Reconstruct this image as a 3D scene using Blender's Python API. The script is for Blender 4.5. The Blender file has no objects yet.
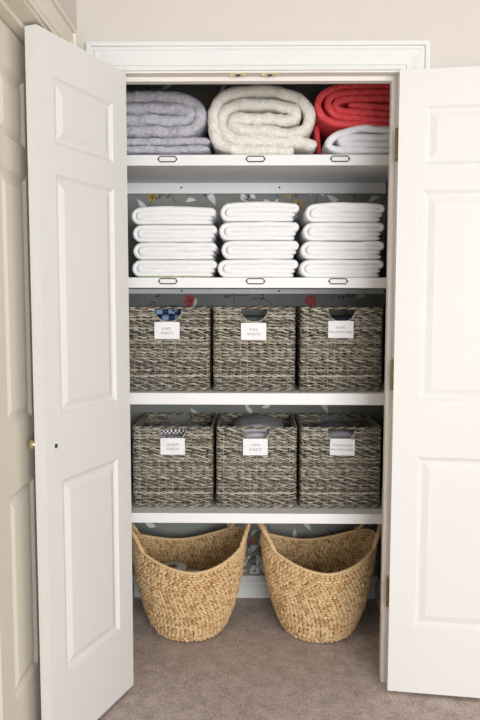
import bpy, math, random
from mathutils import Vector, Matrix, noise
random.seed(7)
S = bpy.context.scene
COL = S.collection
PI = math.pi

# ------------------------------------------------------------------ materials
def new_mat(name, col, rough=0.6, metal=0.0, spec=0.5):
    m = bpy.data.materials.new(name); m.use_nodes = True
    nt = m.node_tree; b = nt.nodes['Principled BSDF']
    b.inputs['Base Color'].default_value = (*col, 1)
    b.inputs['Roughness'].default_value = rough
    b.inputs['Metallic'].default_value = metal
    b.inputs['Specular IOR Level'].default_value = spec
    return m, nt, b

def hexc(r, g, b):
    def f(c):
        c /= 255.0
        return c / 12.92 if c <= 0.04045 else ((c + 0.055) / 1.055) ** 2.4
    return (f(r), f(g), f(b))

def coords(nt, scale=(1, 1, 1)):
    tc = nt.nodes.new('ShaderNodeTexCoord'); mp = nt.nodes.new('ShaderNodeMapping')
    mp.inputs['Scale'].default_value = scale
    nt.links.new(tc.outputs['Object'], mp.inputs['Vector'])
    return mp.outputs['Vector']

def add_noise(nt, vec, scale, detail=4, rough=0.6):
    n = nt.nodes.new('ShaderNodeTexNoise')
    n.inputs['Scale'].default_value = scale; n.inputs['Detail'].default_value = detail
    n.inputs['Roughness'].default_value = rough
    nt.links.new(vec, n.inputs['Vector'])
    return n.outputs['Fac']

def ramp(nt, fac, stops):
    r = nt.nodes.new('ShaderNodeValToRGB')
    e = r.color_ramp.elements
    while len(e) < len(stops): e.new(0.5)
    for el, (p, c) in zip(e, stops):
        el.position = p; el.color = (*c, 1)
    nt.links.new(fac, r.inputs['Fac'])
    return r.outputs['Color']

def bump(nt, b, fac, strength, dist=0.002):
    n = nt.nodes.new('ShaderNodeBump')
    n.inputs['Strength'].default_value = strength; n.inputs['Distance'].default_value = dist
    nt.links.new(fac, n.inputs['Height']); nt.links.new(n.outputs['Normal'], b.inputs['Normal'])

def noisy(name, stops, scale, rough=0.8, stretch=(1, 1, 1), bscale=None, bstr=0.3, bdist=0.002, spec=0.3, detail=4):
    m, nt, b = new_mat(name, stops[0][1], rough, 0, spec)
    v = coords(nt, stretch)
    nt.links.new(ramp(nt, add_noise(nt, v, scale, detail), stops), b.inputs['Base Color'])
    if bscale: bump(nt, b, add_noise(nt, v, bscale, 5), bstr, bdist)
    return m

def painted(name, c, rough=0.4):
    d = tuple(x * 0.97 for x in c)
    return noisy(name, [(0.3, d), (0.7, c)], 3, rough, (1, 1, 0.3), 90, 0.04, 0.001, 0.22)

M = {}
M['door'] = painted('door_paint', hexc(223, 222, 220), 0.6)
M['doorcream'] = painted('cream_door_paint', hexc(229, 222, 208), 0.55)
M['trim'] = painted('trim_paint', hexc(225, 226, 225), 0.6)
M['jamb'] = painted('jamb_paint', hexc(232, 226, 220), 0.55)
M['shelf'] = painted('shelf_paint', hexc(244, 244, 244), 0.5)
M['wall'] = painted('wall_paint', hexc(212, 206, 198), 0.8)
M['ceil'] = painted('ceiling_paint', hexc(235, 232, 226), 0.9)
M['paper'] = noisy('wallpaper_ground', [(0.3, hexc(124, 127, 123)), (0.7, hexc(138, 140, 136))], 6, 0.7)
M['leaf'] = noisy('wallpaper_pale_leaf', [(0.3, hexc(196, 201, 201)), (0.7, hexc(220, 222, 219))], 30, 0.6)
M['ochre'] = noisy('wallpaper_ochre', [(0.3, hexc(150, 118, 55)), (0.7, hexc(178, 150, 88))], 60, 0.6)
M['redf'] = noisy('wallpaper_red', [(0.3, hexc(158, 52, 56)), (0.7, hexc(190, 84, 84))], 60, 0.6)
M['stem'] = noisy('wallpaper_dark', [(0.3, hexc(44, 50, 56)), (0.7, hexc(66, 72, 76))], 60, 0.6)
M['brass'] = noisy('brass', [(0.3, hexc(190, 172, 122)), (0.7, hexc(220, 206, 162))], 40, 0.28)
M['brass'].node_tree.nodes['Principled BSDF'].inputs['Metallic'].default_value = 0.85
M['oldbrass'] = noisy('antique_brass', [(0.3, hexc(120, 104, 72)), (0.7, hexc(168, 150, 112))], 120, 0.35)
M['oldbrass'].node_tree.nodes['Principled BSDF'].inputs['Metallic'].default_value = 0.8
M['dark'] = noisy('dark_metal', [(0.3, hexc(40, 38, 36)), (0.7, hexc(66, 62, 58))], 90, 0.4)
M['bronze'] = noisy('bronze_frame', [(0.3, hexc(82, 78, 70)), (0.7, hexc(118, 110, 98))], 200, 0.4)
M['card'] = noisy('white_card', [(0.3, hexc(238, 238, 240)), (0.7, hexc(246, 246, 248))], 20, 0.7)
M['ink'] = noisy('grey_ink', [(0.3, hexc(110, 110, 118)), (0.7, hexc(128, 128, 134))], 20, 0.7)
M['roll'] = noisy('paper_roll', [(0.3, hexc(222, 220, 214)), (0.7, hexc(236, 234, 230))], 60, 0.9, bscale=200, bstr=0.3)
M['core'] = noisy('cardboard', [(0.3, hexc(120, 96, 72)), (0.7, hexc(140, 112, 84))], 60, 0.9)
M['towel'] = noisy('terry_white', [(0.3, hexc(243, 243, 245)), (0.7, hexc(250, 250, 251))], 120, 0.95, bscale=420, bstr=0.55, bdist=0.0025, spec=0.1)
M['cream'] = noisy('cream_quilt', [(0.3, hexc(230, 225, 214)), (0.7, hexc(244, 241, 233))], 45, 0.95, bscale=70, bstr=0.9, bdist=0.006, spec=0.1)
M['redq'] = noisy('red_quilt', [(0.3, hexc(218, 66, 72)), (0.7, hexc(236, 96, 100))], 60, 0.85, bscale=90, bstr=0.5, bdist=0.003, spec=0.15)
M['whiteq'] = noisy('white_duvet', [(0.3, hexc(236, 236, 242)), (0.7, hexc(246, 246, 250))], 30, 0.9, bscale=60, bstr=0.4, bdist=0.004, spec=0.1)

def quilted(name, c1, c2, sc, dist):
    m, nt, b = new_mat(name, c1, 0.9, 0, 0.1)
    v = coords(nt)
    nt.links.new(ramp(nt, add_noise(nt, v, 70), [(0.3, c1), (0.7, c2)]), b.inputs['Base Color'])
    # stitched diamonds: two crossing families of stitch lines, wandering a little
    nn = nt.nodes.new('ShaderNodeTexNoise'); nn.inputs['Scale'].default_value = 16
    nt.links.new(v, nn.inputs['Vector'])
    mixv = nt.nodes.new('ShaderNodeVectorMath'); mixv.operation = 'MULTIPLY_ADD'
    mixv.inputs[1].default_value = (.02, .02, .02)
    nt.links.new(nn.outputs['Color'], mixv.inputs[0]); nt.links.new(v, mixv.inputs[2])
    vo = nt.nodes.new('ShaderNodeTexVoronoi'); vo.inputs['Scale'].default_value = sc
    vo.feature = 'DISTANCE_TO_EDGE'
    nt.links.new(mixv.outputs[0], vo.inputs['Vector'])
    pw = nt.nodes.new('ShaderNodeMath'); pw.operation = 'POWER'; pw.inputs[1].default_value = .5
    nt.links.new(vo.outputs['Distance'], pw.inputs[0])
    bump(nt, b, pw.outputs[0], 0.55, dist)
    return m
M['greyq'] = quilted('grey_quilt', hexc(184, 183, 192), hexc(206, 205, 213), 36, .011)
M['cream'] = quilted('cream_quilt', hexc(230, 225, 214), hexc(248, 245, 238), 60, .006)

def carpet():
    m, nt, b = new_mat('carpet', hexc(140, 122, 112), 1.0, 0, 0.05)
    v = coords(nt)
    big = add_noise(nt, v, 14, 8, 0.85); fine = add_noise(nt, v, 130, 4, 0.9)
    mx = nt.nodes.new('ShaderNodeMath'); mx.operation = 'MULTIPLY_ADD'
    mx.inputs[1].default_value = 0.45
    nt.links.new(big, mx.inputs[0])
    m2 = nt.nodes.new('ShaderNodeMath'); m2.operation = 'MULTIPLY'; m2.inputs[1].default_value = 0.55
    nt.links.new(fine, m2.inputs[0]); nt.links.new(m2.outputs[0], mx.inputs[2])
    nt.links.new(ramp(nt, mx.outputs[0], [(0.38, hexc(150, 132, 124)), (0.5, hexc(213, 196, 187)), (0.62, hexc(250, 238, 230))]), b.inputs['Base Color'])
    bump(nt, b, fine, 1.0, 0.008)
    return m
M['carpet'] = carpet()

def wicker(name, dark, mid, light, wi=.35, wn=.72, sc=38):
    m, nt, b = new_mat(name, mid, 0.6, 0, 0.35)
    v = coords(nt, (1, 1, 3.2))
    g = nt.nodes.new('ShaderNodeNewGeometry')
    n = add_noise(nt, v, sc, 4, 0.7)
    a = nt.nodes.new('ShaderNodeMath'); a.operation = 'MULTIPLY_ADD'; a.inputs[1].default_value = wi
    nt.links.new(g.outputs['Random Per Island'], a.inputs[0])
    s = nt.nodes.new('ShaderNodeMath'); s.operation = 'MULTIPLY'; s.inputs[1].default_value = wn
    nt.links.new(n, s.inputs[0]); nt.links.new(s.outputs[0], a.inputs[2])
    nt.links.new(ramp(nt, a.outputs[0], [(0.33 if wi < .5 else .03, dark), (0.52 if wi < .5 else .28, mid), (0.72 if wi < .5 else .6, light)]), b.inputs['Base Color'])
    bump(nt, b, add_noise(nt, coords(nt, (1, 1, 4)), 260, 3), 0.5, 0.002)
    return m
M['wicker'] = wicker('grey_wicker', hexc(74, 68, 59), hexc(138, 130, 116), hexc(206, 200, 184))
M['hyacinth'] = wicker('water_hyacinth', hexc(176, 130, 82), hexc(216, 182, 134), hexc(230, 202, 158), .5, .2, 150)
M['hyin'] = noisy('hyacinth_backing', [(0.3, hexc(88, 58, 34)), (0.7, hexc(120, 82, 50))], 40, 0.8)

def cloth(name, c1, c2, scale=40, kind=None):
    m, nt, b = new_mat(name, c1, 0.9, 0, 0.1)
    v = coords(nt)
    if kind == 'check':
        k = nt.nodes.new('ShaderNodeTexChecker'); k.inputs['Scale'].default_value = scale
        k.inputs['Color1'].default_value = (*c1, 1); k.inputs['Color2'].default_value = (*c2, 1)
        mp = nt.nodes.new('ShaderNodeMapping'); mp.inputs['Rotation'].default_value = (0, 0.0, 0)
        mp.inputs['Location'].default_value = (0.003, 0.0031, 0.002)
        tc = nt.nodes.new('ShaderNodeTexCoord'); nt.links.new(tc.outputs['Object'], mp.inputs['Vector'])
        nt.links.new(mp.outputs['Vector'], k.inputs['Vector'])
        nt.links.new(k.outputs['Color'], b.inputs['Base Color'])
    else:
        nt.links.new(ramp(nt, add_noise(nt, v, scale), [(0.35, c1), (0.65, c2)]), b.inputs['Base Color'])
    bump(nt, b, add_noise(nt, v, 60), 0.3, 0.003)
    return m
M['plaid'] = cloth('navy_plaid_cloth', hexc(44, 56, 92), hexc(130, 150, 184), 42, 'check')
M['charcoal'] = cloth('charcoal_cloth', hexc(70, 74, 80), hexc(98, 102, 108), 12)
M['navy'] = cloth('navy_cloth', hexc(44, 46, 62), hexc(64, 66, 82), 16)
M['bw'] = cloth('black_white_cloth', hexc(34, 34, 42), hexc(222, 222, 226), 130, 'check')
M['greycl'] = cloth('grey_cloth', hexc(172, 170, 178), hexc(190, 188, 196), 14)
M['slate'] = cloth('slate_cloth', hexc(150, 150, 158), hexc(168, 168, 176), 14)
M['print'] = cloth('green_print', hexc(70, 130, 60), hexc(226, 214, 150), 60)

# ------------------------------------------------------------------ mesh helpers
class MB:
    def __init__(s): s.v = []; s.f = []; s.m = []
    def add(s, vs, fs, mi=0):
        o = len(s.v); s.v += [tuple(v) for v in vs]
        for f in fs: s.f.append(tuple(i + o for i in f)); s.m.append(mi)
    def box(s, a, b, mi=0):
        (x0, y0, z0), (x1, y1, z1) = a, b
        vs = [(x0,y0,z0),(x1,y0,z0),(x1,y1,z0),(x0,y1,z0),(x0,y0,z1),(x1,y0,z1),(x1,y1,z1),(x0,y1,z1)]
        s.add(vs, [(0,3,2,1),(4,5,6,7),(0,1,5,4),(1,2,6,5),(2,3,7,6),(3,0,4,7)], mi)
    def tube(s, pts, r, n=6, closed=False, mi=0, flat=(1, 1), up=Vector((0, 0, 1)), cap=True):
        pts = [Vector(p) for p in pts]; N = len(pts); vs = []
        for i, p in enumerate(pts):
            a = pts[(i - 1) % N] if (closed or i > 0) else p
            b = pts[(i + 1) % N] if (closed or i < N - 1) else p
            t = (b - a)
            t = t.normalized() if t.length > 1e-9 else Vector((1, 0, 0))
            u = up if abs(t.dot(up)) < 0.95 else Vector((0, 1, 0))
            sd = t.cross(u).normalized(); w = sd.cross(t).normalized()
            rr = r(i) if callable(r) else r
            for k in range(n):
                an = 2 * PI * k / n + PI / n
                vs.append(p + sd * math.cos(an) * rr * flat[0] + w * math.sin(an) * rr * flat[1])
        fs = []
        for i in range(N if closed else N - 1):
            j = (i + 1) % N
            for k in range(n):
                l = (k + 1) % n
                fs.append((i*n+k, i*n+l, j*n+l, j*n+k))
        if not closed and cap:
            fs.append(tuple(range(n - 1, -1, -1))); fs.append(tuple((N-1)*n + k for k in range(n)))
        s.add(vs, fs, mi)
    def lathe(s, prof, axis_o, ax, n=24, mi=0):
        ax = Vector(ax).normalized(); o = Vector(axis_o)
        u = ax.orthogonal().normalized(); w = ax.cross(u)
        vs = []; fs = []
        for (r, h) in prof:
            for k in range(n):
                a = 2 * PI * k / n
                vs.append(o + ax * h + (u * math.cos(a) + w * math.sin(a)) * r)
        for i in range(len(prof) - 1):
            for k in range(n):
                l = (k + 1) % n
                fs.append((i*n+k, i*n+l, (i+1)*n+l, (i+1)*n+k))
        fs.append(tuple(range(n - 1, -1, -1))); fs.append(tuple((len(prof)-1)*n + k for k in range(n)))
        s.add(vs, fs, mi)
    def mesh(s, name, mats, smooth=False):
        me = bpy.data.meshes.new(name); me.from_pydata(s.v, [], s.f)
        for m in (mats if isinstance(mats, (list, tuple)) else [mats]): me.materials.append(m)
        me.polygons.foreach_set('material_index', s.m)
        me.polygons.foreach_set('use_smooth', [smooth] * len(s.f))
        me.update(); return me
    def build(s, name, mats, parent=None, smooth=False, loc=None, bevel=0, sub=0):
        return obj(name, s.mesh(name, mats, smooth), parent, loc, bevel, sub)

def obj(name, me, parent=None, loc=None, bevel=0, sub=0):
    o = bpy.data.objects.new(name, me); COL.objects.link(o)
    if parent: o.parent = parent
    if loc is not None: o.location = loc
    if bevel:
        b = o.modifiers.new('b', 'BEVEL'); b.width = bevel; b.segments = 2; b.limit_method = 'ANGLE'
        b.angle_limit = math.radians(40)
    if sub:
        d = o.modifiers.new('s', 'SUBSURF'); d.levels = sub; d.render_levels = sub
    return o

def empty(name, loc, rz=0):
    o = bpy.data.objects.new(name, None); o.empty_display_size = 0.05
    COL.objects.link(o); o.location = loc; o.rotation_euler = (0, 0, rz); return o

def tag(o, label, cat, group=None):
    o['label'] = label; o['category'] = cat
    if group: o['group'] = group
    return o
def struct(o, label=None):
    o['kind'] = 'structure'
    if label: o['label'] = label
    return o
def nz(x, y=0, z=0): return noise.noise(Vector((x, y, z)))

# ------------------------------------------------------------------ dimensions
W = 0.8936; HW = W / 2; H = 2.03
YF, YB = 0.323, 0.7457
XL, XR = -0.545, 0.545
XWL = -0.569
CEIL = 2.42

# ------------------------------------------------------------------ room shell
m = MB(); m.box((-1.2, -4.2, -0.05), (3.0, 0.9, 0)); struct(m.build('floor', M['carpet']))
m = MB(); m.box((-0.8, -4.2, CEIL), (3.0, 0.9, CEIL + 0.05)); struct(m.build('ceiling', M['ceil']))
# front wall with closet opening
m = MB(); a = HW + 0.018
m.box((XWL - 0.12, 0, 0), (-a, 0.12, CEIL)); m.box((a, 0, 0), (3.0, 0.12, CEIL)); m.box((-a, 0, H + 0.018), (a, 0.12, CEIL))
struct(m.build('wall_front', M['wall']))
# left wall with a door opening
DY0, DY1, DZ = -0.190, -0.93, 2.036
m = MB()
m.box((XWL - 0.12, DY0 + 0.015, 0), (XWL, 0.0, CEIL)); m.box((XWL - 0.12, -4.2, 0), (XWL, DY1 - 0.015, CEIL))
m.box((XWL - 0.12, DY1 - 0.015, DZ + 0.015), (XWL, DY0 + 0.015, CEIL))
struct(m.build('wall_left', M['wall']))
m = MB(); m.box((2.95, -4.2, 0), (3.0, 0.0, CEIL)); struct(m.build('wall_right', M['wall']))

# wallpapered closet walls with printed motifs
def leaf2(cx, cz, L, w, ang, bend=0.0):
    n = 9; P = []
    for i in range(n):
        t = i / (n - 1); P.append((t * L - L / 2, w * math.sin(PI * t ** 0.8) + bend * math.sin(PI * t)))
    for i in range(n - 2, 0, -1):
        t = i / (n - 1); P.append((t * L - L / 2, -w * math.sin(PI * t ** 0.8) * 0.8 + bend * math.sin(PI * t)))
    c, s = math.cos(ang), math.sin(ang)
    return [(cx + x * c - z * s, cz + x * s + z * c) for x, z in P]
def paper_wall(name, axis, pos, u0, u1, z1, sign, extra):
    m = MB()
    def P(u, z, d): return (u, pos + sign * d, z) if axis == 'y' else (pos + sign * d, u, z)
    t = 0.03
    if axis == 'y': m.box((u0, pos, 0), (u1, pos + t, z1))
    elif sign > 0: m.box((pos - t, u0, 0), (pos, u1, z1))
    else: m.box((pos, u0, 0), (pos + t, u1, z1))
    layer = [0]
    def poly(pts, mi):
        layer[0] = (layer[0] + 1) % 40; d = 0.0004 + layer[0] * 0.00001
        pp = [P(u, z, d) for u, z in pts if True]
        if any(u < u0 + .002 or u > u1 - .002 for u, z in pts): return
        c = P(sum(u for u, z in pts) / len(pts), sum(z for u, z in pts) / len(pts), d)
        n = len(pp); m.add(pp + [c], [(i, (i + 1) % n, n) for i in range(n)], mi)
    def stem(x, z, L, a0, curl=1.5, w=0.0013):
        pts = []; a = a0; k = 14
        for i in range(k):
            pts.append((x, z, a)); x += L / k * math.cos(a); z += L / k * math.sin(a); a += curl / k
        for i in range(k - 1):
            (xa, za, aa), (xb, zb, ab) = pts[i], pts[i + 1]
            poly([(xa - w*math.sin(aa), za + w*math.cos(aa)), (xa + w*math.sin(aa), za - w*math.cos(aa)),
                  (xb + w*math.sin(ab), zb - w*math.cos(ab)), (xb - w*math.sin(ab), zb + w*math.cos(ab))], 4)
    def flower(x, z, r, mi, n=8):
        for k in range(n):
            a = 2 * PI * k / n + 0.3
            poly(leaf2(x + r*.55*math.cos(a), z + r*.55*math.sin(a), r, r * .26, a), mi)
        poly([(x + r*.2*math.cos(2*PI*k/8), z + r*.2*math.sin(2*PI*k/8)) for k in range(8)], 4)
    def sprig(x, z, a):
        stem(x, z, 0.09, a, 1.2)
        for k in range(5):
            poly(leaf2(x + .016*k*math.cos(a + .1*k), z + .016*k*math.sin(a + .1*k) + 0.006, 0.022, 0.003, a + (1 if k % 2 else -1) * 0.9), 4)
    extra(poly, stem, flower, sprig)
    return struct(m.build(name, [M['paper'], M['leaf'], M['ochre'], M['redf'], M['stem']]))
def rand_motifs(poly, stem, flower, sprig, u0, u1, zs, seed, dens=1.0):
    R = random.Random(seed)
    for (z0, z1) in zs:
        for k in range(int(dens * 60 * (u1 - u0) * (z1 - z0))):
            x, z = R.uniform(u0, u1), R.uniform(z0, z1)
            q = R.random()
            if q < .55: poly(leaf2(x, z, R.uniform(.035, .055), R.uniform(.008, .013), R.uniform(0, 6.28), R.uniform(-.006, .006)), 1)
            elif q < .75: stem(x, z, .12, R.uniform(0, 6.28), R.uniform(-2, 2))
            elif q < .86: sprig(x, z, R.uniform(0, 6.28))
            elif q < .93 and z > 1.4: flower(x, z, .022, 2)
            else: poly(leaf2(x, z, .045, .010, R.uniform(0, 6.28), .004), 1)
def back_extra(poly, stem, flower, sprig):
    for x, z in [(-0.438, 1.745), (-0.362, 1.772), (0.137, 1.765), (0.179, 1.715)]: flower(x, z, .026, 2)
    for x, z, a, L in [(-0.29,1.772,1.2,.04),(-0.235,1.772,2.2,.045),(-0.18,1.75,1.9,.06),(-0.273,1.728,.1,.045),(-0.045,1.745,2.0,.06),(0.242,1.77,1.1,.045),
                       (0.28,1.768,2.0,.045),(0.326,1.742,2.7,.055),(0.50,1.734,.4,.05),(-0.481,1.72,2.4,.05),(-.11,1.70,1.9,.05),(.09,1.72,1.2,.04),
                       (.03,.245,2.2,.05),(-.03,.165,1.0,.05),(.045,.20,1.3,.05),(-.052,.155,2.4,.045),(.0,.29,.8,.04),(-0.003,0.215,.6,.06),(-0.05,0.24,.3,.035),(0.042,0.135,1.9,.065),(-0.06,0.111,.2,.05),(-0.461,0.33,2.6,.06),(-.40,.34,.4,.05),(.02,.18,2.6,.035)]:
        poly(leaf2(x, z, L, L * .22, a, L * .1), 1)
    # pale bird-like bud between the baskets
    poly([(-.02,.105),(.02,.105),(.024,.13),(.016,.145),(.020,.165),(.006,.172),(.002,.168),(.010,.160),(.006,.145),(-.010,.138),(-.018,.125)], 1)
    for x, z in [(-0.28, 1.307), (0.238, 1.307)]: flower(x, z, .03, 3, 10)
    poly(leaf2(0.003, .26, .035, .01, 1.5), 2); poly(leaf2(-.015, .25, .03, .008, 1.9), 3)
    for x, z, a in [(-0.42,1.735,.4),(-0.37,1.74,1.1),(0.17,1.745,1.9),(0.20,1.76,2.3),(.42,1.75,1.0),(-0.13,1.32,0.2),(-.42,1.32,1.0),(0.03,1.31,1.4),(0.36,1.315,.2),(.40,1.32,.3),(.0,.11,1.2),(-.02,.2,1.5)]: sprig(x, z, a)
    for x, z, a, c in [(-.46,1.70,.8,1.5),(-.34,1.72,2,1),(.1,1.74,2.4,-1.5),(.15,1.70,1.2,1.6),(.18,1.69,1.4,1.2),(.4,1.70,1,1.5),(-.1,1.335,-.3,1.2),(-.02,1.31,.5,-2),(.33,1.31,1.5,-2),(.04,.1,2,1.4)]: stem(x, z, .13, a, c)
    rand_motifs(poly, stem, flower, sprig, -.5, .5, [(.82, .94), (1.28, 1.34), (1.41, 1.76), (.12, .42), (1.9, 2.3)], 4, 1.5)
paper_wall('wall_back', 'y', YB, XL - 0.03, XR + 0.03, CEIL, -1, back_extra)
paper_wall('wall_closet_left', 'x', XL, 0.12, YB, CEIL, 1, lambda *a: rand_motifs(*a, .15, .7, [(.2, 2.2)], 5))
paper_wall('wall_closet_right', 'x', XR, 0.12, YB, CEIL, -1, lambda *a: rand_motifs(*a, .15, .7, [(.2, 2.2)], 6))

# baseboards in the closet
def baseboard(name, p0, p1, nrm, h=0.0957):
    prof = [(0, 0), (.016, 0), (.016, h*.58), (.010, h*.63), (.010, h*.72), (.013, h*.76), (.006, h*.84), (.009, h*.90), (.005, h), (0, h)]
    m = MB(); p0 = Vector(p0); p1 = Vector(p1); n = Vector(nrm)
    vs = [p0 + n*a + Vector((0,0,b)) for a, b in prof] + [p1 + n*a + Vector((0,0,b)) for a, b in prof]
    k = len(prof); m.add(vs, [(i, (i+1) % k, k + (i+1) % k, k + i) for i in range(k)] + [tuple(range(k)), tuple(range(2*k-1, k-1, -1))])
    return struct(m.build(name, M['trim']))
baseboard('baseboard_back', (XL, YB - .0005, 0.0), (XR, YB - .0005, 0.0), (0, -1, 0))
baseboard('baseboard_left', (XL, .12, 0), (XL, YB - .015, 0), (1, 0, 0))
baseboard('baseboard_right', (XR, .12, 0), (XR, YB - .015, 0), (-1, 0, 0))

# door jambs and stops
def jamb(name, mapf, hw, top, depth, stop_y):
    m = MB()
    def bx(a, b):
        k = len(m.v); m.box(a, b)
        for i in range(k, len(m.v)): m.v[i] = tuple(mapf(*m.v[i]))
    bx((-hw - .018, 0, 0), (-hw, depth, top)); bx((hw, 0, 0), (hw + .018, depth, top)); bx((-hw - .018, 0, top), (hw + .018, depth, top + .018))
    bx((-hw, stop_y, 0), (-hw + .0148, stop_y + .033, top - .0148)); bx((hw - .0148, stop_y, 0), (hw, stop_y + .033, top - .0148))
    bx((-hw, stop_y, top - .0148), (hw, stop_y + .033, top))
    return struct(m.build(name, M['jamb'], bevel=.0015))
j1 = jamb('trim_1', lambda x, y, z: (x, y, z), HW, H, .12, .038)
hwL = (DY0 - DY1) / 2; yc = (DY0 + DY1) / 2
j2 = jamb('trim_2', lambda x, y, z: (XWL - y, yc + x, z), hwL, DZ, .12, .045)
j2.data.materials[0] = M['doorcream']

# mitred casings
def casing(name, mapf, hw, top, cw):
    rv = .006
    prof = [(0, 0), (.0, .008), (.004, .010), (.010, .0095), (.013, .007), (.016, .011), (.030, .012), (.046, .017), (.056, .019), (.064, .0145),
            (.069, .0145), (.071, .0225), (.080, .024), (cw - rv, .022), (cw - rv, 0)]
    m = MB(); k = len(prof); st = []
    for (fx, fz, ox, oz) in [(-1, 0, -1, 0), (-1, 1, -1, 1), (1, 1, 1, 1), (1, 0, 1, 0)]:
        for w, d in prof:
            x = fx * (hw + rv) + ox * w; z = (top + rv) * fz + oz * w * (1 if fz else 0)
            st.append(mapf(x, -d, z))
    fs = []
    for s_ in range(3):
        for i in range(k - 1): fs.append((s_*k + i, s_*k + i + 1, (s_+1)*k + i + 1, (s_+1)*k + i))
    m.add(st, fs)
    return struct(m.build(name, M['trim']))
casing('trim_3', lambda x, y, z: (x, y, z), HW, H, .0906)
c4 = casing('trim_4', lambda x, y, z: (XWL - y, yc + x, z), hwL, DZ, .086)
c4.data.materials[0] = M['doorcream']

# brass ball-catch strikes in the head jamb
for x in (-.061, .04):
    m = MB(); m.box((x - .028, .004, H - .0025), (x + .028, .024, H + .0002)); m.lathe([(.004, 0), (.0035, -.002), (.001, -.003)], (x - .02, .014, H - .0025), (0, 0, 1), 10)
    m.lathe([(.004, 0), (.0035, -.002), (.001, -.003)], (x + .02, .014, H - .0025), (0, 0, 1), 10); m.lathe([(.008, 0), (.0075, -.002), (.005, -.0035)], (x, .014, H - .0025), (0, 0, 1), 12, 1)
    o = m.build('strike_plate', [M['brass'], M['dark']], j1); o['label'] = 'small brass strike plate'

# ------------------------------------------------------------------ panelled doors (local: x along, y 0 outer .. t inner, z up)
def panel_door(name, w, z0, z1, t, cols, rows, mat):
    m = MB()
    xs = sorted({0, w} | {c for p in cols for c in p}); zs = sorted({z0, z1} | {r for p in rows for r in p})
    rings = [(0, 0), (.003, .003), (.010, .0075), (.014, .0085), (.017, .0085), (.036, .0022), (.038, .0018)]
    for yy, sg in ((0, 1), (t, -1)):
        for i in range(len(xs) - 1):
            for j in range(len(zs) - 1):
                a, b, c, d = xs[i], xs[i+1], zs[j], zs[j+1]
                if (a, b) in cols and (c, d) in rows:
                    vs = []
                    for ins, dep in rings:
                        y = yy + sg * dep
                        vs += [(a+ins, y, c+ins), (b-ins, y, c+ins), (b-ins, y, d-ins), (a+ins, y, d-ins)]
                    fs = []
                    for r in range(len(rings) - 1):
                        for k in range(4):
                            l = (k+1) % 4; q = (r*4+k, r*4+l, r*4+4+l, r*4+4+k); fs.append(q if sg > 0 else q[::-1])
                    r = (len(rings)-1)*4; q = (r, r+1, r+2, r+3); fs.append(q if sg > 0 else q[::-1])
                    m.add(vs, fs)
                else:
                    q = [(a, yy, c), (b, yy, c), (b, yy, d), (a, yy, d)]
                    m.add(q if sg > 0 else q[::-1], [(0, 1, 2, 3)])
    m.add([(0,0,z0),(0,t,z0),(0,t,z1),(0,0,z1)], [(0,3,2,1)][0:1]); m.add([(w,0,z0),(w,t,z0),(w,t,z1),(w,0,z1)], [(0,1,2,3)])
    m.add([(0,0,z0),(w,0,z0),(w,t,z0),(0,t,z0)], [(0,3,2,1)]); m.add([(0,0,z1),(w,0,z1),(w,t,z1),(0,t,z1)], [(0,1,2,3)])
    me = m.mesh(name, mat)
    import bmesh
    bm = bmesh.new(); bm.from_mesh(me); bmesh.ops.remove_doubles(bm, verts=bm.verts, dist=.00005)
    bmesh.ops.recalc_face_normals(bm, faces=bm.faces); bm.to_mesh(me); bm.free()
    return obj(name, me, bevel=.0018)
dw = HW - .0025; DT = .035
rows = [(.241, .809), (.995, 1.657), (1.737, 1.915)]
d1 = struct(panel_door('door_1', dw, .012, H - .003, DT, [(.080, .370)], rows, M['door']), 'left closet door swung open toward the camera')
d1.location = (-HW, 0, 0); d1.rotation_euler = (0, 0, -math.radians(111.42))
d2 = panel_door('door_2', dw, .012, H - .003, DT, [(.080, .370)], rows, M['door'])
# the right leaf is the mirror image
me2 = d2.data
for v in me2.vertices: v.co.x = -v.co.x
me2.flip_normals()
struct(d2, 'right closet door folded back beside the opening')
d2.location = (HW, 0, 0); d2.rotation_euler = (0, 0, math.radians(171.94))
d3 = struct(panel_door('door_3', DY0 - DY1 - .006, .012, DZ - .003, DT, [(.11, .315), (.414, .619)], [(.241, .80), (.985, 1.655), (1.737, 1.915)], M['doorcream']), 'cream panelled door in the left wall')
d3.location = (XWL - .118, DY0 - .003, 0); d3.rotation_euler = (0, 0, -PI / 2); d3.location.x = XWL - .080 - DT
# knob on the outer face of the left leaf, with its screw showing on the inner face
m = MB(); m.lathe([(.013, 0), (.013, .003), (.006, .006), (.0055, .016), (.010, .022), (.0145, .028), (.0155, .034), (.012, .040), (.005, .0425), (.0005, .043)], (.410, 0, .914), (0, -1, 0), 20)
k = m.build('door_knob', M['brass'], d1, True); k['label'] = 'small round brass knob'
m = MB(); m.lathe([(.0065, 0), (.0065, .0012), (.005, .002), (.0005, .0022)], (.397, DT, .912), (0, 1, 0), 14); m.box((.3925, DT + .002, .9113), (.4015, DT + .0025, .9127))
k = m.build('knob_screw', M['dark'], d1, True); k['label'] = 'dark screw head behind the knob'
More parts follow.
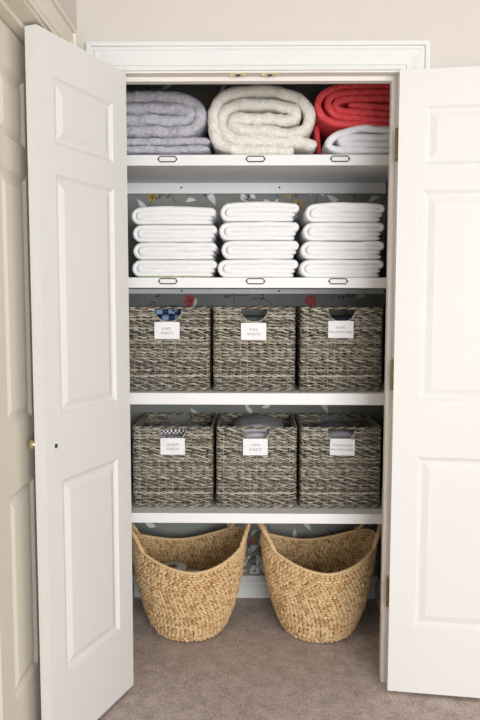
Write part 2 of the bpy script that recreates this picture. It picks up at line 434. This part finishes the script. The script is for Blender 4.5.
# hinges
def hinge(parent, x, z, side):
    m = MB(); h = .0485
    for i in range(5):
        a = z - h + i * (2*h/5); m.lathe([(.0052, a + .0006), (.0055, a + .0012), (.0055, a + 2*h/5 - .0012), (.0052, a + 2*h/5 - .0006)], (x - side * .0045, -.0035, 0), (0, 0, 1), 12)
    m.lathe([(.003, z + h), (.0045, z + h + .002), (.001, z + h + .005)], (x - side * .0045, -.0035, 0), (0, 0, 1), 10)
    m.box((min(x, x - side * .0022), -.001, z - h), (max(x, x - side * .0022), .030, z + h))
    for dz in (-.035, 0, .035):
        m.lathe([(.0035, 0), (.003, .0008), (.0005, .001)], (x - side * .0022, .018, z + dz), (-side, 0, 0), 10)
    return m.build('hinge', M['oldbrass'], parent, True)
for z in (.337, 1.07, 1.806):
    hinge(j1, HW, z, 1)['label'] = 'aged brass butt hinge'
    hinge(j1, -HW, z, -1)['label'] = 'aged brass butt hinge'

# ------------------------------------------------------------------ shelves
def shelf(z0, z1, label, holders, cleat, hz=None):
    t = empty('closet_shelf', (0, YF, z0)); tag(t, label, 'shelf')
    m = MB(); m.box((XL + .001, 0, 0), (XR - .001, YB - YF - .001, z1 - z0)); m.build('shelf_board', M['shelf'], t, bevel=.002)
    if cleat:
        m = MB(); m.box((XL + .001, YB - YF - .021, -cleat), (XR - .001, YB - YF - .001, -.0005))
        m.build('support_cleat', M['shelf'], t, bevel=.001)
        for x in (-.312, .10):
            m = MB(); m.lathe([(.0042, 0), (.004, .001), (.0005, .0014)], (x, YB - YF - .021, -cleat * .45), (0, -1, 0), 10)
            m.build('screw', M['dark'], t)['label'] = 'small dark screw head'
    for x in holders:
        zc = hz - z0; w, h = .031, .0095
        fr = MB()
        fr.tube([(x + sx, -.0022, zc + sz) for sx, sz in [(-w+.004, -h), (w-.004, -h), (w-.001, -h*.6), (w+.004, 0), (w-.001, h*.6), (w-.004, h), (-w+.004, h), (-w+.001, h*.6), (-w-.004, 0), (-w+.001, -h*.6)]], .0024, 6, closed=True, up=Vector((0, 1, 0)))
        for sx in (-1, 1): fr.lathe([(.0032, -.0005), (.003, .0022), (.0005, .003)], (x + sx * (w + .0015), 0, zc), (0, -1, 0), 10)
        f = fr.build('label_holder', M['bronze'], t, True); f['label'] = 'small bronze metal label holder'
        c = MB(); c.box((x - w + .001, -.0013, zc - h), (x + w - .001, -.0003, zc + h)); c.build('label_card', M['card'], f)
    return t
shelf(1.8002, 1.8389, 'top white shelf board carrying the rolled quilts', (-.323, -.003, .303), .044, 1.823)
shelf(1.3572, 1.3954, 'second white shelf board, under the white towel stacks', (-.325, -.002, .302), .020, 1.382)
shelf(.922, .9661, 'white shelf board under the upper row of grey wicker baskets', (), 0)
shelf(.4674, .5059, 'lowest white shelf board, under the lower row of grey wicker baskets', (), 0)

# ------------------------------------------------------------------ folded cloth: a thick strip swept along its fold path
def smooth_path(cp, step):
    cp = [Vector((x, 0, z)) for x, z in cp]; out = []
    for i in range(len(cp) - 1):
        p0 = cp[max(i-1, 0)]; p1 = cp[i]; p2 = cp[i+1]; p3 = cp[min(i+2, len(cp)-1)]
        n = max(2, int((p2 - p1).length / step))
        # centripetal-like damping of the tangents so that long straights do not overshoot
        L = (p2 - p1).length
        t1 = (p2 - p0); t2 = (p3 - p1)
        t1 = t1.normalized() * L if t1.length > 0 else t1; t2 = t2.normalized() * L if t2.length > 0 else t2
        for k in range(n):
            t = k / n; h1 = 2*t**3 - 3*t*t + 1; h2 = t**3 - 2*t*t + t; h3 = -2*t**3 + 3*t*t; h4 = t**3 - t*t
            out.append(p1*h1 + t1*h2 + p2*h3 + t2*h4)
    out.append(cp[-1]); return out
def strip_mesh(m, cp, T, y0, y1, seed=0, step=None, wav=0.004, puff=0.10, zmod=None, mi=0, yshift=None, freq=18, wob=0.0, round_=.55):
    step = step or T * 0.5
    P = smooth_path(cp, step); N = len(P)
    sec = []
    nf = 7
    for i in range(nf):
        a = -PI/2 + PI * i / (nf - 1); sec.append((math.sin(a), 'f', math.cos(a)))
    for k in (1, 2, 3, 4, 5): sec.append((1, 'm', k / 6))
    for i in range(5):
        a = PI/2 - PI * i / 4; sec.append((math.sin(a), 'b', math.cos(a)))
    for k in (5, 4, 3, 2, 1): sec.append((-1, 'm', k / 6))
    K = len(sec); vs = []; s_ = 0
    for i, p in enumerate(P):
        a = P[max(i-1, 0)]; b = P[min(i+1, N-1)]; t = (b - a).normalized()
        if i: s_ += (P[i] - P[i-1]).length
        n = Vector((-t.z, 0, t.x))
        e = min(s_, 1e9); endsc = min(1.0, .35 + .65 * math.sqrt(min(1, i / 2.0))) * min(1.0, .35 + .65 * math.sqrt(min(1, (N-1-i) / 2.0)))
        jit = wav * nz(s_ * freq, seed * 7.3) + wav * .5 * nz(s_ * freq * 3, seed * 3.1)
        ys = yshift(s_) if yshift else 0
        for (sn, kd, c) in sec:
            th = T / 2 * endsc * (1 + puff * nz(s_ * freq * 1.7, seed, sn * 2))
            if kd == 'f': y = y0 + jit + ys + T * round_ * (1 - c)
            elif kd == 'b': y = y1 - T * .5 * (1 - c)
            else:
                ya = y0 + jit + ys + T * round_; y = ya + (y1 - T*.5 - ya) * c
                th *= 1 + puff * .6 * nz(s_ * freq, y * 22, seed)
            q = p + n * (sn * th)
            if wob: q = q + Vector((wob * nz(q.x*14, y*6, seed), 0, wob * nz(q.x * 14 + 5, y * 6, seed)))
            z = q.z * (zmod(q.x) if zmod else 1)
            vs.append((q.x, y, max(z, .0004)))
    fs = []
    for i in range(N - 1):
        for k in range(K):
            l = (k+1) % K; fs.append((i*K+k, i*K+l, (i+1)*K+l, (i+1)*K+k))
    fs.append(tuple(range(K-1, -1, -1))); fs.append(tuple((N-1)*K + k for k in range(K)))
    m.add(vs, fs, mi)

# white bath towels
def towel_mesh(w, T, seed, dome=0.0):
    h = w / 2; R = random.Random(seed); j = lambda: R.uniform(-.0015, .0015)
    r = 1.5 * T; cx = -h + 2 * T
    cp = [(h - .014 + j()*3, .5*T), (h*.3, .52*T), (-h*.4, .5*T), (cx, .5*T)]
    for a in (240, 210, 180, 150, 120): cp.append((cx + r*math.cos(math.radians(a)), 2*T + r*math.sin(math.radians(a))))
    cp += [(cx, 3.5*T), (-h*.3, 3.55*T + j()), (h*.3, 3.5*T + j()), (h - .5*T - .006, 3.5*T)]
    for a in (45, 0, -45): cp.append((h - .5*T - .006 + .52*T*math.cos(math.radians(a)), 3*T + .5*T*math.sin(math.radians(a))))
    cp += [(h - .5*T - .006, 2.5*T), (h*.2, 2.5*T + j()), (-h*.4, 2.5*T), (cx + .004, 2.5*T)]
    for a in (135, 180, 225): cp.append((cx + .004 + .5*T*math.cos(math.radians(a)), 2*T + .5*T*math.sin(math.radians(a))))
    cp += [(cx + .004, 1.5*T), (-h*.2, 1.5*T), (h*.4, 1.5*T + j()), (h - .010 + j()*3, 1.5*T)]
    m = MB()
    zm = (lambda x: 1 + dome * (math.cos(max(-1, min(1, x / h)) * PI/2) - .35)) if dome else None
    strip_mesh(m, cp, T * 1.16, 0, .33, seed, step=T*.45, wav=.0015, puff=.05, freq=14, zmod=zm, round_=.8, wob=.0016)
    return m.mesh('bath_towel', M['towel'], True)
stacks = [('left', -.3035, .312, .255), ('middle', .0095, .292, .273), ('right', .3185, .300, .271)]
names = ['bottom', 'second from bottom', 'third from bottom', 'top']
for si, (nm, cx, w, hh) in enumerate(stacks):
    # heights of the four towels measured off the stack, scaled to its full height
    T = hh / 16.4
    mesh_a = towel_mesh(w, T, 10 + si); mesh_b = towel_mesh(w, T, 20 + si, 0.0)
    zb = 1.3954 + (.003 if si == 0 else 0.0004)
    dxs = [[-.002, .000, .000, -.003], [-.004, .004, .000, .002], [-.001, .001, .004, .008]][si]
    wds = [[1, .985, .99, .995], [1.01, .97, 1.0, .985], [1.025, 1.02, .99, .97]][si]
    for i in range(4):
        me = mesh_a if i % 2 == 0 else mesh_b
        if i == 3: me = towel_mesh(w, T, 30 + si, .13)
        t = obj('bath_towel', me); t.location = (cx + dxs[i], YF + .022 + random.uniform(-.004, .004), zb + i * 4.13 * T)
        t.scale = (wds[i], 1, .985 if i < 3 else 1.0); t.rotation_euler = (0, 0, random.uniform(-.012, .012))
        tag(t, 'folded white bath towel, %s in the %s stack on the second shelf' % (names[i], nm), 'towel', 'white bath towels on the second shelf')
m = MB(); strip_mesh(m, [(-.12, .0013), (0, .0013), (.11, .0013)], .0024, -.004, .2, 3, step=.01, wav=.002, puff=.02)
tag(m.build('printed_cloth', M['print'], smooth=True, loc=(-.31, YF + .012, 1.3957)), 'thin green and yellow printed cloth peeking out under the left towel stack', 'cloth')

# quilts on the top shelf (paths in x, z measured above the shelf)
ZS = 1.8389
# px to metres on the quilts' plane
def q2(u, v): return ((u - 255.2) * .003723, 1.861 - (v - 150) * .00361 - ZS)
def pathpx(L): return [q2(*p) for p in L]
t = .0345
grey = [(119,142),(116,137),(120,131.5),(140,130.3),(165,130.8),(182,130.6),(193,127.5),(199,120),(199,110),(191,101.5),(178,97.2),(160,95.8),(140,96.3),(124,98),(118,102.5),(123,107.6),
        (140,107.8),(160,107.6),(178,108.2),(188,109.6),(191.8,113.5),(187,118),(176,119.6),(160,119.6),(140,119.2),(122,119.8)]
m = MB(); strip_mesh(m, pathpx(grey), .0415, 0, .36, 1, step=.009, wav=.012, puff=.18, freq=20, wob=.006)
strip_mesh(m, pathpx([(208.5,149.4),(195,148.4),(175,149),(150,148.8),(128,148.6),(121,145),(126,141.2),(150,141.2),(175,140.6),(196,140.2),(209.5,141.5)]), .0290, .004, .35, 8, step=.009, wav=.008, puff=.15, freq=20, wob=.003)
tag(m.build('folded_quilt', M['greyq'], smooth=True, loc=(0, YF + .025, ZS + .001)), 'folded lavender grey stitched quilt at the left of the top shelf', 'quilt')
cream = [(292,151.0),(270,150.6),(245,150.2),(231,149.3),(219,144),(213.5,132),(212.5,118),(217,103),(229,95),(246,91.8),(265,91.6),(284,94),(299,101),(307,113),(306,125),(297,132.2),(280,133),(258,130.5),
         (240,129.5),(232,126.2),(231,121.5),(236,118.6),(250,119.2),(268,119.8),(285,119.8),(293,117.2),(294.5,112.2),(289,108.3),(270,105.6),(250,104.5),(234,106.3),(223.5,113),(220.5,122),(223,132),(232,139),
         (250,140.6),(275,141.2),(300,142.2),(314,146.5)]
m = MB(); strip_mesh(m, pathpx(cream), .0415, 0, .37, 2, step=.009, wav=.012, puff=.24, freq=26, wob=.007)
tag(m.build('rolled_quilt', M['cream'], smooth=True, loc=(0, YF + .015, ZS + .001)), 'thick cream quilted bedspread rolled up in the middle of the top shelf', 'quilt')
red = [(396,87.3),(375,87),(350,87),(331,89.5),(319.5,96),(315.5,104),(317.5,113),(324,120),(336,124.2),(355,124.8),(375,126),(396,127),(403,124.5),(396,121.6),
       (375,120.6),(355,119.2),(340,117.6),(330,113.5),(325.5,106),(327,98.8),(334,95.2),(350,93.3),(375,93.3),(396,93.6),(402.5,96.4),(396,99.3),(375,99.2),(352,99.4),(338,101.2),(332.6,105.8),(337,111),(350,112.8),(375,114),(396,115),(402,112),(396,109.2),
       (375,107.8),(355,106.2),(345,105.9)]
m = MB(); strip_mesh(m, pathpx(red), .0262, 0, .34, 4, step=.008, wav=.006, puff=.12, freq=20, wob=.0015)
drape = [(322,112),(318,120),(319,130),(320,142),(322,149)]
strip_mesh(m, pathpx([(318,112),(317.5,122),(318.2,132),(319.5,141),(321.5,149.5)]), .020, .12, .34, 5, step=.01, wav=.006, puff=.1)
tag(m.build('folded_quilt', M['redq'], smooth=True, loc=(0, YF + .02, ZS + .001)), 'bright red quilt folded on top of the white duvet, right of the top shelf', 'quilt')
wd = [(398,151.2),(375,151.3),(350,151.0),(332,149.8),(326,146),(328,141),(334,136),(345,131.9),(358,129.6),(375,130.3),(396,132.5),(401,135),(396,137.3),(380,138.3),(366,138.4),(352,138.2),(342,138.8),(337.5,141.6),(341,144.2),(352,144.7),(370,145.2),(398,145.2)]
m = MB(); strip_mesh(m, pathpx(wd), .0262, 0, .33, 6, step=.009, wav=.006, puff=.16, freq=20, wob=.0022)
tag(m.build('folded_duvet', M['whiteq'], smooth=True, loc=(0, YF + .012, ZS + .001)), 'folded soft white duvet lying under the red quilt on the top shelf', 'duvet')

# ------------------------------------------------------------------ grey wicker storage baskets
BW, BD, BH = .314, .336, .318
HA, HB = .053, .050          # half width and drop of the hand hole
def perim(n_per, inset=0.0, rc=.012):
    """points round a rounded rectangle (x, y, nx, ny)"""
    w, d = BW/2 - .005 - inset, BD/2 - .005 - inset; out = []
    segs = [((-w + rc, -d), (w - rc, -d), (0, -1)), ((w, -d + rc), (w, d - rc), (1, 0)), ((w - rc, d), (-w + rc, d), (0, 1)), ((-w, d - rc), (-w, -d + rc), (-1, 0))]
    cs = [(w - rc, -d + rc, -90), (w - rc, d - rc, 0), (-w + rc, d - rc, 90), (-w + rc, -d + rc, 180)]
    for (a, b, n), (cx, cy, a0) in zip(segs, cs):
        for i in range(n_per): 
            t = i / n_per; out.append((a[0] + (b[0]-a[0])*t, a[1] + (b[1]-a[1])*t, n[0], n[1]))
        for i in range(4):
            an = math.radians(a0 + 90 * i / 4); out.append((cx + rc*math.cos(an), cy + rc*math.sin(an), math.cos(an), math.sin(an)))
    return out
def hole(x, y, z):
    if abs(y) < BD/2 - .02: return False
    top = BH - .006
    if z > top: return False
    return (x / HA) ** 2 + ((top - z) / HB) ** 2 < 1
def basket_mesh(seed):
    R = random.Random(seed); m = MB(); PP = perim(44); N = len(PP)
    rows_ = 27; pitch = (BH - .012) / rows_
    for r in range(rows_):
        z0 = .008 + pitch * (r + .5); off = R.randrange(N); p0 = R.uniform(0, 6.28)
        for s_ in (0, 1):
            run = []; rr = .0030 * R.uniform(.85, 1.15)
            def flush():
                if len(run) > 2: m.tube([p for p in run], lambda i: rr * (1 + .22 * nz(i * .3, r * 1.7 + s_ * 9, seed)), 5, flat=(.8, 1.0))
                run.clear()
            for k in range(N + 1):
                i = (k + off) % N; x, y, nx, ny = PP[i]
                ph = p0 + s_ * PI + i * .72 + 1.6 * nz(i * .045, r * 2.3, seed)
                o = .0030 * math.sin(ph); z = z0 + .0034 * math.cos(ph) * (1 + .35 * nz(i * .1, r, seed + 5)) + .0020 * nz(i * .09, r * .9, seed)
                if hole(x, y, z0): flush(); continue
                run.append((x + nx * o, y + ny * o, z))
            flush()
    # upright stakes
    i = 2
    while i < N:
        x, y, nx, ny = PP[i]; zt = BH - .004
        if hole(x, y, BH - .02) or abs(y) > BD/2 - .02 and abs(x) < HA: 
            q = max(0, 1 - (x / HA) ** 2); zt = BH - .006 - HB * math.sqrt(q) if abs(x) < HA else zt
        m.tube([(x, y, .004), (x, y, zt * .5), (x, y, zt)], .0016, 5)
        i += 4
    # bottom
    m.box((-BW/2 + .008, -BD/2 + .008, .001), (BW/2 - .008, BD/2 - .008, .006))
    return m.mesh('woven_body', M['wicker'], True)
def rim_mesh(seed, z, rad, amp):
    m = MB(); PP = perim(44); N = len(PP); 
    for s in (0, 1):
        m.tube([(x + nx * amp * math.cos(i * .9 + s * PI), y + ny * amp * math.cos(i * .9 + s * PI), z + amp * math.sin(i * .9 + s * PI)) for i, (x, y, nx, ny) in enumerate(PP)], rad, 6, closed=True)
    return m
def hole_frame(sy):
    m = MB(); y = sy * (BD/2 - .005)
    P = [(HA * math.cos(PI * i / 16) * 1.03, y, BH - .004 - HB * 1.03 * math.sin(PI * i / 16)) for i in range(17)]
    m.tube(P, .0040, 7, flat=(1, .9))
    return m
body_meshes = [basket_mesh(s) for s in (1, 2, 3)]
rim_me = rim_mesh(1, BH - .003, .0028, .0024).mesh('rim', M['wicker'], True)
base_me = rim_mesh(2, .0052, .0027, .0022).mesh('base_braid', M['wicker'], True)
hf_me = [hole_frame(q).mesh('handle_border', M['wicker'], True) for q in (-1, 1)]
def lettering(lines, parent, y, zc, sizes):
    dg = None; m = MB(); vs = []; 
    for (txt, dz), sz in zip(lines, sizes):
        cu = bpy.data.curves.new('t', 'FONT'); cu.body = txt; cu.size = sz; cu.align_x = 'CENTER'; cu.align_y = 'CENTER'; cu.space_character = 1.12
        o = bpy.data.objects.new('t', cu); COL.objects.link(o)
        bpy.context.view_layer.update()
        me = bpy.data.meshes.new_from_object(o.evaluated_get(bpy.context.evaluated_depsgraph_get()))
        m.add([(v.co.x, y, zc + dz + v.co.y) for v in me.vertices], [tuple(p.vertices) for p in me.polygons])
        bpy.data.objects.remove(o); bpy.data.meshes.remove(me); bpy.data.curves.remove(cu)
    return m.build('lettering', M['ink'], parent)
def make_basket(cx, z, yf, seed, lines, tagx, tagz, label, group, tagtilt=0):
    t = empty('wicker_basket', (cx, yf + BD/2, z)); tag(t, label, 'basket', group)
    obj('woven_body', body_meshes[seed % 3], t); obj('rim', rim_me, t); obj('base_braid', base_me, t); obj('handle_border', hf_me[0], t); obj('handle_border', hf_me[1], t)
    # paper label folded over the lower edge of the hand hole
    w, h = .0475, .032; yy = -BD/2 - .0062; m = MB()
    m.box((-w, yy, -h), (w, yy + .0006, h)); m.box((-w*.72, yy, h), (w*.72, yy + .016, h + .0006))
    c = m.build('paper_label', M['card'], t); c.location = (tagx - cx, 0, tagz - z); c.rotation_euler = (0, tagtilt, 0)
    c['label'] = 'white paper label hooked into the hand hole, printed %s' % ' '.join(l for l, _ in lines)
    lettering(lines, c, yy - .0004, 0, [.0135 if len(l) < 9 else .0125 for l, _ in lines])
    return t
r3, r4 = .9664, .5062
Y3, Y4 = .372, .392
make_basket(-.331, r3, Y3, 0, [('KING', .007), ('SHEETS', -.010)], -.335, r3 + .231, 'grey wicker basket with blue plaid cloth inside, left of the upper basket row', 'upper row of grey wicker baskets')
make_basket(-.006, r3, Y3, 1, [('FULL', .007), ('SHEETS', -.010)], -.008, r3 + .228, 'grey wicker basket with charcoal cloth in its hand hole, middle of the upper basket row', 'upper row of grey wicker baskets')
make_basket(.324, r3, Y3, 2, [('KING', .007), ('PILLOWCASES', -.010)], .320, r3 + .236, 'grey wicker basket with dark navy cloth inside, right of the upper basket row', 'upper row of grey wicker baskets')
make_basket(-.3215, r4, Y4, 1, [('QUEEN', .007), ('SHEETS', -.010)], -.319, r4 + .243, 'grey wicker basket with black and white patterned cloth, left of the lower basket row', 'lower row of grey wicker baskets')
make_basket(.0045, r4, Y4, 2, [('TWIN', .007), ('SHEETS', -.010)], .000, r4 + .242, 'grey wicker basket heaped with grey cloth, middle of the lower basket row', 'lower row of grey wicker baskets')
make_basket(.3305, r4, Y4, 0, [('STANDARD', .007), ('PILLOWCASES', -.010)], .334, r4 + .243, 'grey wicker basket with slate cloth lying low inside, right of the lower basket row', 'lower row of grey wicker baskets', .02)

def linen(cx, yf, z, hgt, mat, label, w=.25, d=.262, seed=0, dome=.02, name='folded_sheet'):
    m = MB(); n = max(2, int(hgt / .055)); T = hgt / (2 * n); cp = []
    h = w / 2 - T
    for i in range(2 * n):
        zz = T * (i + .5); s = 1 if i % 2 == 0 else -1
        cp += [(-s * h, zz), (-s*h*.3, zz), (s * h*.3, zz), (s * h, zz)]
        if i < 2*n - 1: cp.append((s * (h + .5 * T), zz + T/2))
    zm = lambda x: 1 + dome / hgt * math.cos(max(-1, min(1, x / (w/2))) * PI / 2)
    strip_mesh(m, cp, T * .98, 0, d, seed, step=.012, wav=.006, puff=.15, zmod=zm, wob=.0015)
    return tag(m.build(name, mat, smooth=True, loc=(cx, yf, z)), label, 'linen')
linen(-.331, Y3 + .040, r3 + .007, .292, M['plaid'], 'navy and pale blue plaid sheet inside the left basket of the upper row', seed=3, dome=.022)
linen(-.006, Y3 + .040, r3 + .007, .27, M['charcoal'], 'charcoal grey sheet inside the middle basket of the upper row', seed=4, dome=.005)
linen(.324, Y3 + .040, r3 + .007, .27, M['navy'], 'dark navy pillowcases inside the right basket of the upper row', seed=5, dome=.005, name='folded_pillowcase')
linen(-.3215, Y4 + .040, r4 + .007, .292, M['bw'], 'black and white patterned sheet inside the left basket of the lower row', seed=6, dome=.006, d=.12)
linen(.0045, Y4 + .040, r4 + .007, .285, M['greycl'], 'soft grey sheet heaped above the rim of the middle lower basket', seed=7, dome=.028)
linen(.3305, Y4 + .05, r4 + .007, .245, M['slate'], 'slate grey pillowcases lying low in the right basket of the lower row', seed=8, dome=.04, d=.24, name='folded_pillowcase')

# ------------------------------------------------------------------ water hyacinth floor baskets
def prof_r(z):
    K = [(0, .122), (.010, .138), (.04, .155), (.11, .182), (.23, .211), (.36, .228), (.45, .236)]
    for (a, ra), (b, rb) in zip(K, K[1:]):
        if z <= b:
            t = (z - a) / (b - a); return ra + (rb - ra) * t
    return K[-1][1]
def rimz(th): return   .292 + .085 * abs(math.cos(th)) ** 1.9
def hy_pt(th, z, off=0.0):
    r = prof_r(z); sx = 1.0; sy = 1.08 - .20 * min(1, z / .3)
    return Vector(((r + off) * sx * math.cos(th), (r + off) * sy * math.sin(th), z))
def hy_mesh(seed):
    R = random.Random(seed); m = MB()
    rows_ = 28
    for r in range(rows_):
        u = (r + .5) / rows_
        per = 2 * PI * prof_r(u * .33) * .95; n = int(per / .0158)
        for k in range(n):
            th = 2 * PI * (k + .5 * (r % 2) + R.uniform(-.12, .12)) / n
            def zz(a): return .006 + (rimz(a) - .012) * u
            z = zz(th); p = hy_pt(th, z); dt = .004
            tn = (hy_pt(th + dt, zz(th + dt)) - p).normalized()
            upv = (hy_pt(th, z + .01) - p).normalized(); nn = tn.cross(upv).normalized()
            upv = nn.cross(tn)
            rh = (rimz(th) / rows_)
            tilt = (.34 if r % 2 else -.34) + R.uniform(-.08, .08)
            a = tn * math.cos(tilt) + upv * math.sin(tilt); b = upv * math.cos(tilt) - tn * math.sin(tilt)
            L = .0106 * R.uniform(.92, 1.1); Hh = rh * .50 * R.uniform(.94, 1.06); D = .0074 * R.uniform(.88, 1.12)
            c = p + nn * R.uniform(-.001, .0015)
            vs = []; ns, nr = 6, 5
            for s in range(1, nr):
                t = -1 + 2 * s / nr; q = math.sqrt(1 - t*t) ** .7
                for g in range(ns):
                    an = 2*PI*g/ns; vs.append(c + a*(L*t) + b*(Hh*q*math.cos(an)) + nn*(D*q*math.sin(an)))
            o = len(vs); vs += [c - a * L, c + a * L]; fs = []
            for s in range(nr - 2):
                for g in range(ns): fs.append((s*ns+g, s*ns+(g+1)%ns, (s+1)*ns+(g+1)%ns, (s+1)*ns+g))
            for g in range(ns): fs.append((o, (g+1)%ns, g)); fs.append((o+1, (nr-2)*ns+g, (nr-2)*ns+(g+1)%ns))
            m.add(vs, fs, 0)
    # solid core between the stitches, and the bottom
    n = 72; vs = []; fs = []; L_ = 14
    for j in range(L_):
        for k in range(n):
            th = 2*PI*k/n; vs.append(hy_pt(th, .004 + (rimz(th) - .010) * j / (L_ - 1)))
    for j in range(L_ - 1):
        for k in range(n): fs.append((j*n+k, j*n+(k+1)%n, (j+1)*n+(k+1)%n, (j+1)*n+k))
    fs.append(tuple(range(n - 1, -1, -1)))
    m.add(vs, fs, 1)
    return m
def braid(path, rad, amp, tw, closed=False):
    m = MB()
    for s in range(3):
        P = []
        for i, (p, nn, up_) in enumerate(path):
            a = tw * i + s * 2 * PI / 3; P.append(p + nn * (amp * math.cos(a)) + up_ * (amp * math.sin(a)))
        m.tube(P, rad, 6, closed=closed)
    return m
def hy_basket(loc, rz, label, seed):
    t = empty('woven_floor_basket', loc, rz); tag(t, label, 'basket')
    hy_mesh(seed).build('woven_body', [M['hyacinth'], M['hyin']], t, True)
    N = 300; path = []
    for i in range(N):
        th = 2*PI*i/N; p = hy_pt(th, rimz(th)); path.append((p, Vector((math.cos(th), math.sin(th), 0)), Vector((0, 0, 1))))
    braid(path, .0036, .0034, 2*PI*40/N, True).build('braided_rim', M['hyacinth'], t, True)
    for side in (0, PI):
        path = []
        for i in range(61):
            q = -1 + 2 * i / 60; th = side + q * .58
            z = rimz(th) + .062 * (1 - abs(q) ** 2.6); p = hy_pt(th, z, .008 * (1 - q * q))
            path.append((p, Vector((math.cos(th), math.sin(th), 0)), Vector((0, 0, 1))))
        braid(path, .0050, .0045, .55).build('handle', M['hyacinth'], t, True)
    m = MB(); P = []
    return t
hy_basket((-.264, .458, 0), math.radians(13), 'tan woven water hyacinth basket holding paper rolls, on the carpet at left', 1)
hy_basket((.254, .458, 0), math.radians(7), 'tan woven water hyacinth basket, empty looking, on the carpet at right', 2)
# paper rolls standing in the left basket
for (x, y, r, lab) in [(-.250, .400, .056, 'white paper roll nearest the front inside the left woven basket'), (-.335, .492, .055, 'white paper roll behind and left of another in the left woven basket')]:
    t = empty('paper_roll', (x, y, .008)); tag(t, lab, 'paper roll', 'paper rolls in the left woven basket')
    h = .226; m = MB(); m.lathe([(.021, h), (r - .004, h), (r, h - .004), (r, .004), (r - .004, 0), (.021, 0)], (0, 0, 0), (0, 0, 1), 36)
    m.f = m.f[:-2]; m.m = m.m[:-2]; m.build('paper', M['roll'], t, True)
    m = MB(); m.lathe([(.021, 0), (.021, h), (.0195, h), (.0195, 0)], (0, 0, 0), (0, 0, 1), 24); m.f = m.f[:-2]; m.m = m.m[:-2]
    m.build('cardboard_core', M['core'], t, True)

# ------------------------------------------------------------------ light, camera
w = bpy.data.worlds.new('World'); S.world = w; w.use_nodes = True
bg = w.node_tree.nodes['Background']; bg.inputs['Color'].default_value = (0.97, 0.985, 1.0, 1); bg.inputs['Strength'].default_value = 1.36
def area(name, loc, target, sx, sy, power, col):
    l = bpy.data.lights.new(name, 'AREA'); l.shape = 'RECTANGLE'; l.size = sx; l.size_y = sy; l.energy = power; l.color = col
    o = bpy.data.objects.new(name, l); COL.objects.link(o); o.location = loc
    o.rotation_euler = (Vector(target) - Vector(loc)).to_track_quat('-Z', 'Y').to_euler(); return o
area('window_daylight', (1.9, -6.4, 1.5), (0, 0, 1.1), 3.4, 2.4, 290, (.985, .99, .99))

cam = bpy.data.cameras.new('Camera'); co = bpy.data.objects.new('Camera', cam); COL.objects.link(co)
f, pitch, yaw, roll = 720.76, .0885, -.0149, .001
cam.sensor_fit = 'VERTICAL'; cam.sensor_height = 36; cam.lens = f / 720 * 36; cam.clip_start = .05
fwd = Vector((math.sin(yaw)*math.cos(pitch), math.cos(yaw)*math.cos(pitch), -math.sin(pitch)))
r = Vector((math.cos(yaw), -math.sin(yaw), 0)); u = r.cross(fwd)
r2 = r*math.cos(roll) + u*math.sin(roll); u2 = u*math.cos(roll) - r*math.sin(roll)
mt = Matrix((r2, u2, -fwd)).transposed().to_4x4(); mt.translation = (-.0189, -2.3487, 1.3274)
co.matrix_world = mt
S.camera = co
vs_ = S.view_settings
S.display_settings.display_device = 'sRGB'
vs_.view_transform = 'Standard'; vs_.look = 'None'; vs_.gamma = 1; vs_.use_curve_mapping = False; vs_.exposure = 0.0
